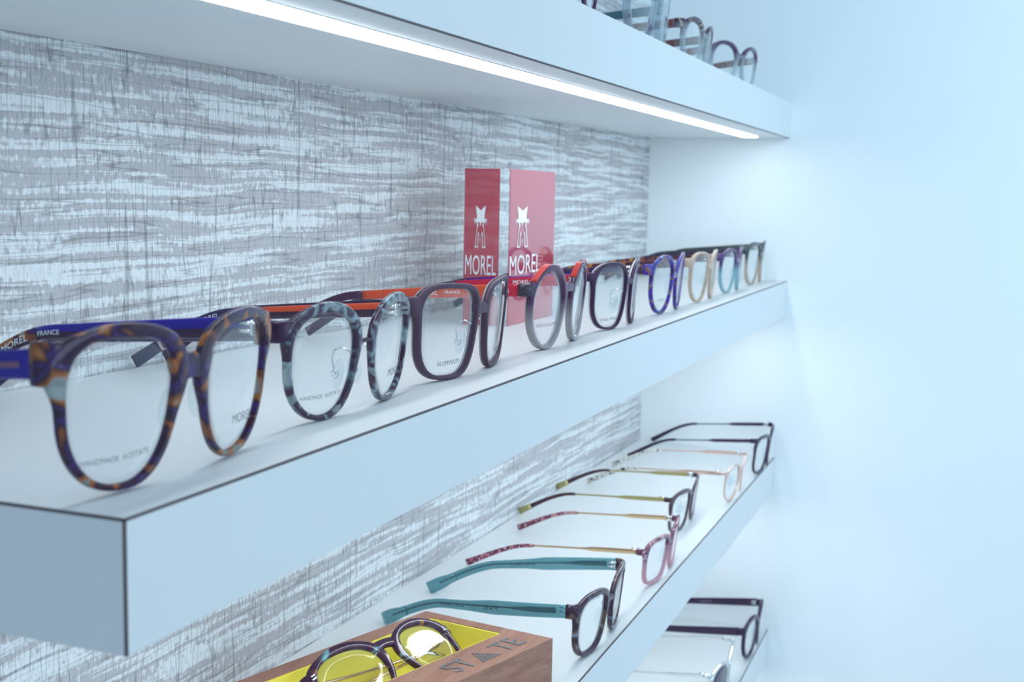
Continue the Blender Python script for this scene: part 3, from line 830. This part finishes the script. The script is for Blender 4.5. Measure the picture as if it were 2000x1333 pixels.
V, F = joinVF([bhexa(a0, a1, b0, b0+t_, .004, HT-.0006), bhexa(a0, a1, b1-t_, b1, .004, HT-.0006), bhexa(a0, a0+t_, b0+t_, b1-t_, .004, HT-.0006),
               bhexa(a1-t_, a1, b0+t_, b1-t_, .004, HT-.0006), bhexa(a0+t_, a1-t_, b0+t_, b1-t_, .004, .006)])
mesh('yellow_lining', V, F, [YELLOW], bxo, smooth=False, scale=1)
def box_letters(body, a_left, width, height, b_base):
    tv, tf = text_VF(body, 10.0); wv = max(x for x, y in tv); hv = max(y for x, y in tv)
    V = [bp_(a_left-x*width/wv, b_base+y*height/hv, HT+0.0004) for x, y in tv]
    mesh('lettering', V, tf, [CHROME], wb, smooth=False, scale=1)
box_letters('ST', 0.090, 0.022, 0.016, 0.009)
box_letters('TE', 0.040, 0.024, 0.016, 0.009)
V, F = [], []                     # triangle of dots
for r in range(7):
    for c in range(7-r):
        px = 0.064-(c*0.0030+r*0.0015); pb = 0.009+r*0.0024
        n = len(V)
        for i in range(8):
            a = 2*PI*i/8; V.append(bp_(px+0.0011*math.cos(a), pb+0.0011*math.sin(a), HT+0.0004))
        F.append(tuple(range(n, n+8)))
mesh('lettering', V, F, [CHROME], wb, smooth=False, scale=1)

# glasses lying folded in the box
def boxed_glasses():
    root, inf = eyeglasses('dark tortoiseshell glasses lying folded inside the yellow lined wooden box', (0,0,0),
        dict(shape='panto', W=50, H=42, zb=3, DBL=20, rim=3.4, brow=2.2, depth=4.2, mat=TBOX, bh=7, zbr=36, arch=2.5, eh=9, zh=37, length=20,
             print_r=('ST  TE', 5.0, 2, 8, 0.5), print_l=('ST  TE', 5.0, 2, 8, 0.5)), GLW)
    for ch in list(root.children):
        if ch.name.split('.')[0] == 'temple':
            for c2 in list(ch.children): bpy.data.objects.remove(c2)
            bpy.data.objects.remove(ch)
    zh, xh, yh = inf['zh'], inf['xh'], inf['yh']
    for s in (-1, 1):
        y = yh+2+(3.5 if s == 1 else 0); dz = -3.0 if s == 1 else 1.5
        pts = [Vector((s*(xh-1), yh-4, zh)), Vector((s*(xh-2.5), y, zh+dz*.3))]+[Vector((s*(xh-8)-s*k*6.6, y+2.0*math.sin(k/15*PI), zh+dz-k*0.5)) for k in range(16)]
        v, f = sweep(pts, [1.6]*len(pts), [2.2]*len(pts)); te = mesh('temple', v, f, [GOLD], root)
        tp = pts[-1]
        pts2 = [tp, tp+Vector((-s*8, 1, -3)), tp+Vector((-s*16, 2, -8))]
        v, f = sweep(pts2, [2.4]*3, [3.0,3.6,4.2]); mesh('temple_tip', v, f, [SILVER], te)
    # silver bars across the endpieces
    for s in (-1, 1):
        for k in (-1.2, 1.2):
            v, f = tube([Vector((s*(inf['out']-4), surf(inf['out']-4, zh)-0.2, zh+k)), Vector((s*(inf['out']+3.4), surf(inf['out'], zh)+3.2, zh+k))], 0.8)
            mesh('endpiece_bar', v, f, [SILVER], root)
    return root, inf
bg_, binf = boxed_glasses()
phi = math.radians(161.7-180)             # long axis of the glasses
incl = math.radians(28)                   # lens plane above horizontal
X = Vector((math.cos(phi), math.sin(phi), 0))
back = Vector((-X.y, X.x, 0))             # horizontal direction away from the viewer
Zl = back*math.cos(incl)+Vector((0,0,1))*math.sin(incl)     # local up: towards the brow
Yl = Zl.cross(X)                          # local back of the frame
R = Matrix((X, Yl, Zl)).transposed().to_4x4()
brow = Vector((0.405, 0.116, -0.2070))
loc = brow-(X*0+Zl*(binf['zh']*MM)+Yl*((surf(65, binf['zh'])+4)*MM))
R.translation = loc
bg_.matrix_world = R
